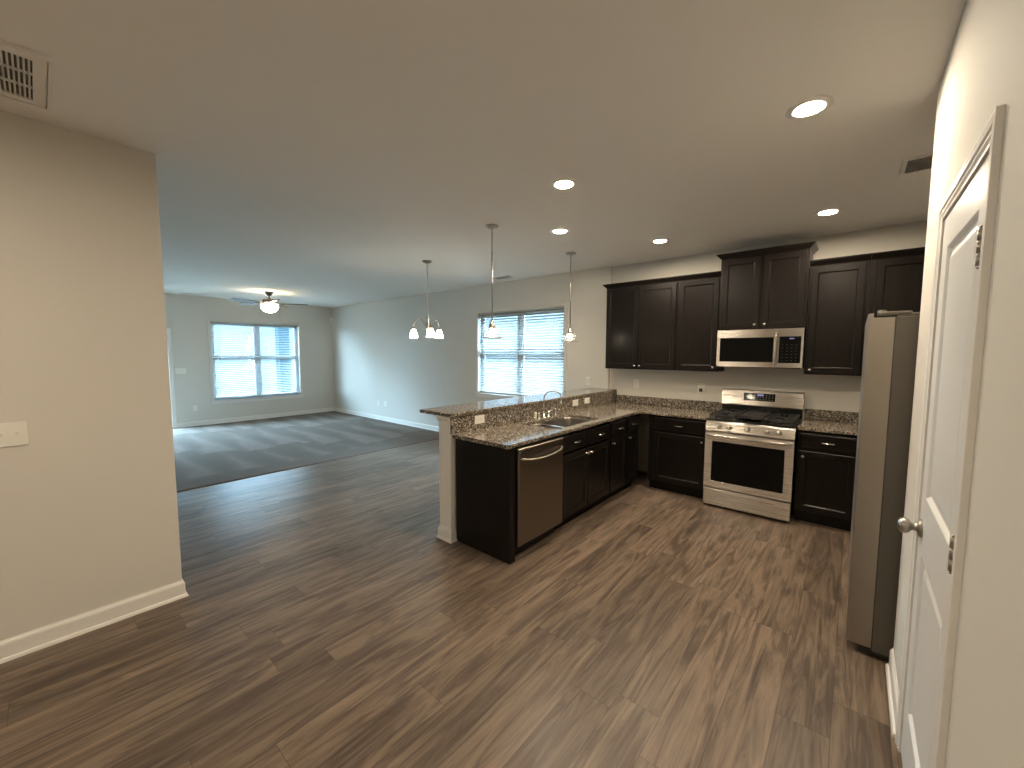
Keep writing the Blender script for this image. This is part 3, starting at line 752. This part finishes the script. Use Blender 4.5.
pts = [FRg.p(u, .757, n) for u, n in ((.025, .072), (.025, .100), (.040, .113), (.20, .117), (.379, .118), (.558, .117), (.718, .113), (.733, .100), (.733, .072))]
tube(b, pts, .0125, 12); obj('handle', b, steel_x, d)
b = NB(); prof = [(.0, .796), (.072, .796), (.074, .805), (.052, .888), (.040, .897), (0, .905)]
loft(b, [[FRg.p(u, v, n) for n, v in prof] for u in (RX0, RX1)]); cpn = obj('control_panel', b, steel_x, t)
nrm = Vector((0, -math.cos(.26), math.sin(.26))); KM = Matrix((Vector((1, 0, 0)), nrm.cross(Vector((1, 0, 0))), nrm)).transposed()
for u in (.124, .216, .376, .541, .634):
    b = NB(); lathe(b, [(.026, -.002), (.026, .003), (.021, .006), (.020, .026), (.017, .030), (.003, .031)], FRg.p(u, .848, .0625), 22, KM)
    k = obj('knob', b, steel_x, cpn)
    b = NB(); c0 = FRg.p(u, .848, .0625)+nrm*.031
    loft(b, [[c0+KM @ Vector((sx*.004, sy_*.017, h)) for sx, sy_ in ((-1, -1), (1, -1), (1, 1), (-1, 1))] for h in (-.002, .008)]); obj('grip', b, steel_x, k)
b = NB(); box(b, RX0+.003, RX1-.003, -.70, -.095, .904, .918, .004); ct = obj('cooktop', b, black_enamel, t)
for u, y, r in ((.15, -.54, .048), (.15, -.25, .040), (.61, -.54, .052), (.61, -.25, .036), (.38, -.40, .03)):
    b = NB(); lathe(b, [(r, 0), (r, .010), (r*.8, .014), (r*.78, .020), (r*.3, .023), (0, .023)], (u, y, .918), 20); obj('burner', b, cast_iron, ct)
for u0, u1 in ((.018, .252), (.506, .740)):
    b = NB(); z0, z1 = .945, .960
    for yy in (-.675, -.395, -.385, -.115): box(b, u0, u1, yy-.006, yy+.006, z0, z1, .002)
    for uu in (u0+.006, u1-.006): box(b, uu-.006, uu+.006, -.675, -.115, z0, z1, .002)
    um = (u0+u1)/2
    for yy in (-.54, -.25):
        box(b, u0, um-.03, yy-.005, yy+.005, z0, z1, .002); box(b, um+.03, u1, yy-.005, yy+.005, z0, z1, .002)
        box(b, um-.005, um+.005, yy+.03, yy+.14, z0, z1, .002); box(b, um-.005, um+.005, yy-.14, yy-.03, z0, z1, .002)
    for uu in (u0+.006, u1-.006):
        for yy in (-.67, -.39, -.12): box(b, uu-.005, uu+.005, yy-.005, yy+.005, .918, z0)
    obj('grate', b, cast_iron, t)
b = NB(); box(b, .262, .496, -.675, -.115, .945, .957, .003)
for e in ((.262, .270, -.675, -.115), (.488, .496, -.675, -.115), (.262, .496, -.675, -.667), (.262, .496, -.123, -.115)): box(b, *e, .957, .972, .002)
for uu in (.27, .488):
    for yy in (-.66, -.13): box(b, uu-.006, uu+.006, yy-.006, yy+.006, .918, .946)
obj('griddle', b, cast_iron, t)
bx('back_riser', black_enamel, RX0+.004, RX1-.004, -.092, -.024, .905, 1.025, parent=t)
b = NB(); prof = [(.02, 1.012), (.096, 1.012), (.100, 1.022), (.072, 1.172), (.066, 1.182), (.022, 1.186)]
loft(b, [[Vector((u, -n, z)) for n, z in prof] for u in (RX0-.006, RX1+.002)]); bgd = obj('backguard', b, steel_x, t)
bn = Vector((0, -.983, .1835)); bu = Vector((0, .1835, .983))
def on_guard(u, s, n): return Vector((u, -.100, 1.022))+bu*s+bn*n
def gbox(b, u0, u1, s0, s1, n0, n1): loft(b, [[on_guard(u, s, n) for u, s in ((u0, s0), (u1, s0), (u1, s1), (u0, s1))] for n in (n0, n1)])
b = NB(); gbox(b, .216, .512, .050, .132, -.002, .0025); ds = obj('display', b, black_glass, bgd)
b = NB()
for r in range(3):
    for c in range(10):
        if 3 < c < 7 and r == 2: continue
        gbox(b, .228+c*.028, .243+c*.028, .062+r*.023, .068+r*.023, .0024, .0030)
obj('touch_keys', b, display_print, ds)
b = NB(); gbox(b, .345, .405, .104, .122, .0024, .0030); obj('clock', b, clock_glow, ds)

# ---------------------------------------------------------------- microwave
t = thing('microwave', 'stainless over-the-range microwave under the raised cabinet', 'microwave', (.377, -.2, 1.442))
MX0, MX1, MZ0, MZ1 = -.006, .756, 1.442, 1.834
FM = Frm((0, -.352, 0), (1, 0, 0), (0, -1, 0))
bx('body', fridge_side, MX0+.004, MX1-.004, -.352, -.004, MZ0+.003, MZ1-.003, parent=t)
b = NB(); slab_with_panels(b, FM, MX0, .540, MZ0+.006, MZ1, .040, [(.020, .512, 1.498, 1.752)], [(0, 0), (.003, -.003)]); d = obj('door', b, steel_x, t)
b = NB(); FM.box(b, .022, .510, 1.500, 1.750, .036, .0382, .0004); obj('window', b, black_glass, d)
b = NB(); tube(b, [FM.p(.535, z, n) for z, n in ((1.472, .038), (1.472, .070), (1.500, .083), (1.62, .088), (1.735, .084), (1.785, .074), (1.790, .038))], .0105, 10); obj('handle', b, steel_x, d)
b = NB(); slab_with_panels(b, FM, .5415, MX1, MZ0+.006, MZ1, .040, [(.556, .738, 1.492, 1.756)], [(0, 0), (.003, -.003)]); d = obj('control_panel', b, steel_x, t)
b = NB(); FM.box(b, .558, .736, 1.494, 1.754, .036, .0382, .0004); kp = obj('keypad', b, black_glass, d)
b = NB(); FM.box(b, .642, .680, 1.729, 1.738, .0380, .0386); obj('clock', b, clock_glow, kp)
b = NB()
for r in range(6):
    for c in range(4): FM.box(b, .580+c*.038, .594+c*.038, 1.515+r*.031, 1.520+r*.031, .0380, .0385)
obj('keys', b, mat('key_print', (.028, .026, .024), .5), kp)
bx('vent_strip', black_plastic, MX0+.02, MX1-.02, -.388, -.356, MZ0-.002, MZ0+.0055, parent=t)

# ---------------------------------------------------------------- refrigerator
t = thing('refrigerator', 'tall stainless refrigerator seen from its grey side beside the white door', 'refrigerator', (1.55, -1.98, 0))
FX, FY0, FY1 = 1.183, -2.432, -1.52
bx('body', fridge_side, 1.287, 2.02, FY0, FY1, .035, 1.770, parent=t, bev=.004)
FF = Frm((1.285, 0, 0), (0, 1, 0), (-1, 0, 0))
ym = (FY0+FY1)/2
for a, c, z0, z1, nm in ((FY0, ym+.05, .050, 1.785, 'door'), (ym+.054, FY1, .050, 1.785, 'freezer_door')):
    b = NB()
    rr = []
    FF.rings(b, a, c, z0, z1-.017, [(0, 0), (0, .080)])
    FF.rings(b, a, c, z0, z1+.004, [(0, .0795), (0, .097), (.002, .1005), (.006, .1022), (.012, .1025)])
    d = obj(nm, b, steel_z, t)
    bx('top_cap', black_plastic, 1.206, 1.284, a+.002, c-.002, z1-.0172, z1-.014, parent=d)
bx('gasket', black_plastic, 1.2845, 1.2875, FY0+.010, FY1-.010, .06, 1.765, parent=t)
for a, c in ((FY0+.006, FY0+.078), (FY1-.078, FY1-.006)):
    b = NB(); box(b, 1.222, 1.345, a, c, 1.7735, 1.797, .006)
    box(b, 1.290, 1.420, a, c, 1.7705, 1.786, .003)
    lathe(b, [(.018, 1.7735), (.018, 1.804), (.014, 1.807)], (1.236, (a+c)/2, 0), 16); obj('hinge_cover', b, fridge_side, t)
b = NB(); box(b, 1.235, 1.99, FY0+.01, FY1-.01, .012, .048); obj('kick_grille', b, black_plastic, t)
for x in (1.27, 1.95):
    for y in (FY0+.05, FY1-.05):
        b = NB(); lathe(b, [(.020, 0), (.020, .008), (.012, .013)], (x, y, 0), 14); obj('foot', b, black_plastic, t)

# ---------------------------------------------------------------- pendants
def glass_bell(c):
    b = NB(); pr_ = [(.030, .094), (.052, .088), (.066, .070), (.072, .040), (.074, .006)]
    lathe(b, pr_, c, 28, caps=False)
    return b
def pendant(label, x, y, chain):
    t = thing('pendant_light', label, 'pendant light', (x, y, H), 'pendant lights above the bar')
    zb = 1.727
    b = NB(); lathe(b, [(.063, 0), (.063, -.008), (.056, -.016), (.020, -.022), (.008, -.028)], (x, y, H-.0005), 28); obj('canopy', b, nickel, t)
    zr = H-.025
    if chain:
        zr = 2.53; b = NB(); z = H-.026; k = 0
        while z-.032 > zr-.006:
            ax = Vector((1, .4, 0)).normalized() if k % 2 else Vector((-.4, 1, 0)).normalized()
            pts = [Vector((x, y, z-.016))+ax*(.0075*math.cos(a))+Vector((0, 0, .018*math.sin(a))) for a in [2*PI*i/12 for i in range(12)]]
            rings = []
            cc = Vector((x, y, z-.016))
            for p in pts:
                rd = (p-cc).normalized(); sd = ax.cross(Vector((0, 0, 1)))
                rings.append([p+(rd*math.cos(a)+sd*math.sin(a))*.0026 for a in [2*PI*i/6 for i in range(6)]])
            loft(b, rings, closed=True, smooth=True); z -= .0295; k += 1
        obj('chain', b, nickel, t)
    b = NB(); tube(b, [(x, y, zr), (x, y, 1.885)], .0075, 10); lathe(b, [(.0085, 0), (.0085, .018)], (x, y, zr-.014), 10); obj('rod', b, nickel, t)
    b = NB(); lathe(b, [(.008, .168), (.016, .158), (.020, .140), (.030, .122), (.034, .096), (.030, .090)], (x, y, zb), 24); obj('socket_cap', b, nickel, t)
    sh = obj('glass_shade', glass_bell((x, y, zb)), shade_glass, t)
    b = NB(); lathe(b, [(.074, .008), (.075, .010), (.098, .003), (.100, 0), (.098, -.003), (.074, .003)], (x, y, zb), 32, caps=False); obj('rim', b, nickel, sh)
    b = NB(); lathe(b, [(.012, .092), (.013, .080), (.022, .062), (.025, .048), (.022, .034), (.012, .025), (.001, .022)], (x, y, zb), 18); obj('bulb', b, bulb_glow, t)
pendant('clear glass pendant hanging on a chain, nearer one left of the pair', -1.503, -2.354, True)
pendant('clear glass pendant on a plain rod, farther one right of the pair', -1.484, -1.013, False)

# ---------------------------------------------------------------- chandelier
cx, cy = -3.136, -1.843
t = thing('chandelier', 'small nickel chandelier with three frosted bell shades', 'chandelier', (cx, cy, H))
b = NB(); lathe(b, [(.062, 0), (.060, -.008), (.035, -.022), (.010, -.034)], (cx, cy, H-.0005), 28); obj('canopy', b, dark_nickel, t)
b = NB(); z = H-.034; k = 0
while z > 2.08:
    ax = Vector((1, .3, 0)).normalized() if k % 2 else Vector((-.3, 1, 0)).normalized(); cc = Vector((cx, cy, z-.019)); rings = []
    for i in range(12):
        a = 2*PI*i/12; p = cc+ax*(.008*math.cos(a))+Vector((0, 0, .021*math.sin(a))); rd = (p-cc).normalized(); sd = ax.cross(Vector((0, 0, 1)))
        rings.append([p+(rd*math.cos(q)+sd*math.sin(q))*.0030 for q in [2*PI*j/6 for j in range(6)]])
    loft(b, rings, closed=True, smooth=True); z -= .035; k += 1
obj('chain', b, nickel, t)
b = NB(); lathe(b, [(.004, 2.085), (.010, 2.075), (.014, 2.05), (.010, 2.03), (.012, 2.00), (.020, 1.96), (.024, 1.92), (.018, 1.88), (.012, 1.86), (.016, 1.845), (.008, 1.83), (.002, 1.82)], (cx, cy, 0), 18); obj('stem', b, nickel, t)
view = math.atan2(CAMP.y-cy, CAMP.x-cx)
for ang in (-110, 10, 130):
    a = view+math.radians(ang); dx = Vector((math.cos(a), math.sin(a), 0)); R = .195
    b = NB(); P0 = Vector((cx, cy, 0))
    prof = [(.012, 1.90), (.035, 1.93), (.058, 1.985), (.085, 2.018), (.120, 2.028), (.155, 2.015), (.180, 1.980), (R, 1.935), (R, 1.912)]
    tube(b, [P0+dx*r+Vector((0, 0, z)) for r, z in prof], .0048, 9); ar = obj('arm', b, nickel, t)
    b = NB(); lathe(b, [(.010, 1.922), (.024, 1.912), (.026, 1.893), (.020, 1.886)], P0+dx*R, 16); obj('socket', b, nickel, ar)
    b = NB(); lathe(b, [(.022, 1.890), (.031, 1.880), (.039, 1.850), (.047, 1.815), (.054, 1.782), (.050, 1.784), (.035, 1.850), (.020, 1.885)], P0+dx*R, 22, caps=False)
    obj('lamp_shade', b, shade_glow, ar)

# ---------------------------------------------------------------- ceiling fan
fx, fy = -7.709, -2.152
t = thing('ceiling_fan', 'dark five-blade ceiling fan with a lit glass bowl in the living room', 'ceiling fan', (fx, fy, H))
P0 = Vector((fx, fy, 0))
b = NB(); lathe(b, [(.072, H-.0005), (.070, H-.02), (.050, H-.06), (.022, H-.078)], P0, 24); obj('canopy', b, dark_nickel, t)
b = NB(); lathe(b, [(.013, H-.07), (.013, 2.63)], P0, 12); obj('downrod', b, dark_nickel, t)
b = NB(); lathe(b, [(.020, 2.648), (.060, 2.640), (.108, 2.625), (.120, 2.600), (.120, 2.560), (.100, 2.540), (.070, 2.530)], P0, 28); obj('motor_housing', b, dark_nickel, t)
fv = math.atan2(CAMP.y-fy, CAMP.x-fx)
for k in range(5):
    a = fv+math.radians(82+72*k); dx = Vector((math.cos(a), math.sin(a), 0)); sd = Vector((-dx.y, dx.x, 0)); tl = Vector((sd.x*.98, sd.y*.98, .21))
    b = NB(); rings = []
    for r, wd in ((.205, .050), (.26, .058), (.42, .064), (.58, .067), (.655, .062), (.680, .045), (.688, .02)):
        c = P0+dx*r+Vector((0, 0, 2.548)); n = dx.cross(tl)
        rings.append([c+tl*wd+n*.003, c-tl*wd+n*.003, c-tl*wd-n*.003, c+tl*wd-n*.003])
    loft(b, rings); bl = obj('blade', b, fan_blade, t)
    b = NB(); tube(b, [P0+dx*.095+Vector((0, 0, 2.552)), P0+dx*.16+Vector((0, 0, 2.536)), P0+dx*.25+Vector((0, 0, 2.542))], [.012, .010, .016], 8); obj('blade_iron', b, dark_nickel, bl)
b = NB(); lathe(b, [(.070, 2.535), (.085, 2.522), (.090, 2.512), (.060, 2.508)], P0, 28); obj('light_fitter', b, nickel, t)
b = NB(); lathe(b, [(.156, 2.490), (.151, 2.470), (.132, 2.425), (.095, 2.388), (.045, 2.368), (.004, 2.362)], P0, 28, caps=False); obj('glass_bowl', b, bowl_glow, t)
b = NB(); lathe(b, [(.012, 2.366), (.014, 2.355), (.006, 2.340), (.001, 2.337)], P0, 12); obj('finial', b, nickel, t)
for s in (-1, 1):
    b = NB(); q = P0+Vector((.03*s, .09*s, 0)); tube(b, [q+Vector((0, 0, 2.50)), q+Vector((.03*s, .06*s, 2.44)), q+Vector((.03*s, .07*s, 2.22))], .0016, 5); lathe(b, [(.004, 2.225), (.006, 2.205), (.003, 2.195)], q+Vector((.03*s, .07*s, 0)), 8); obj('pull_chain', b, nickel, t)
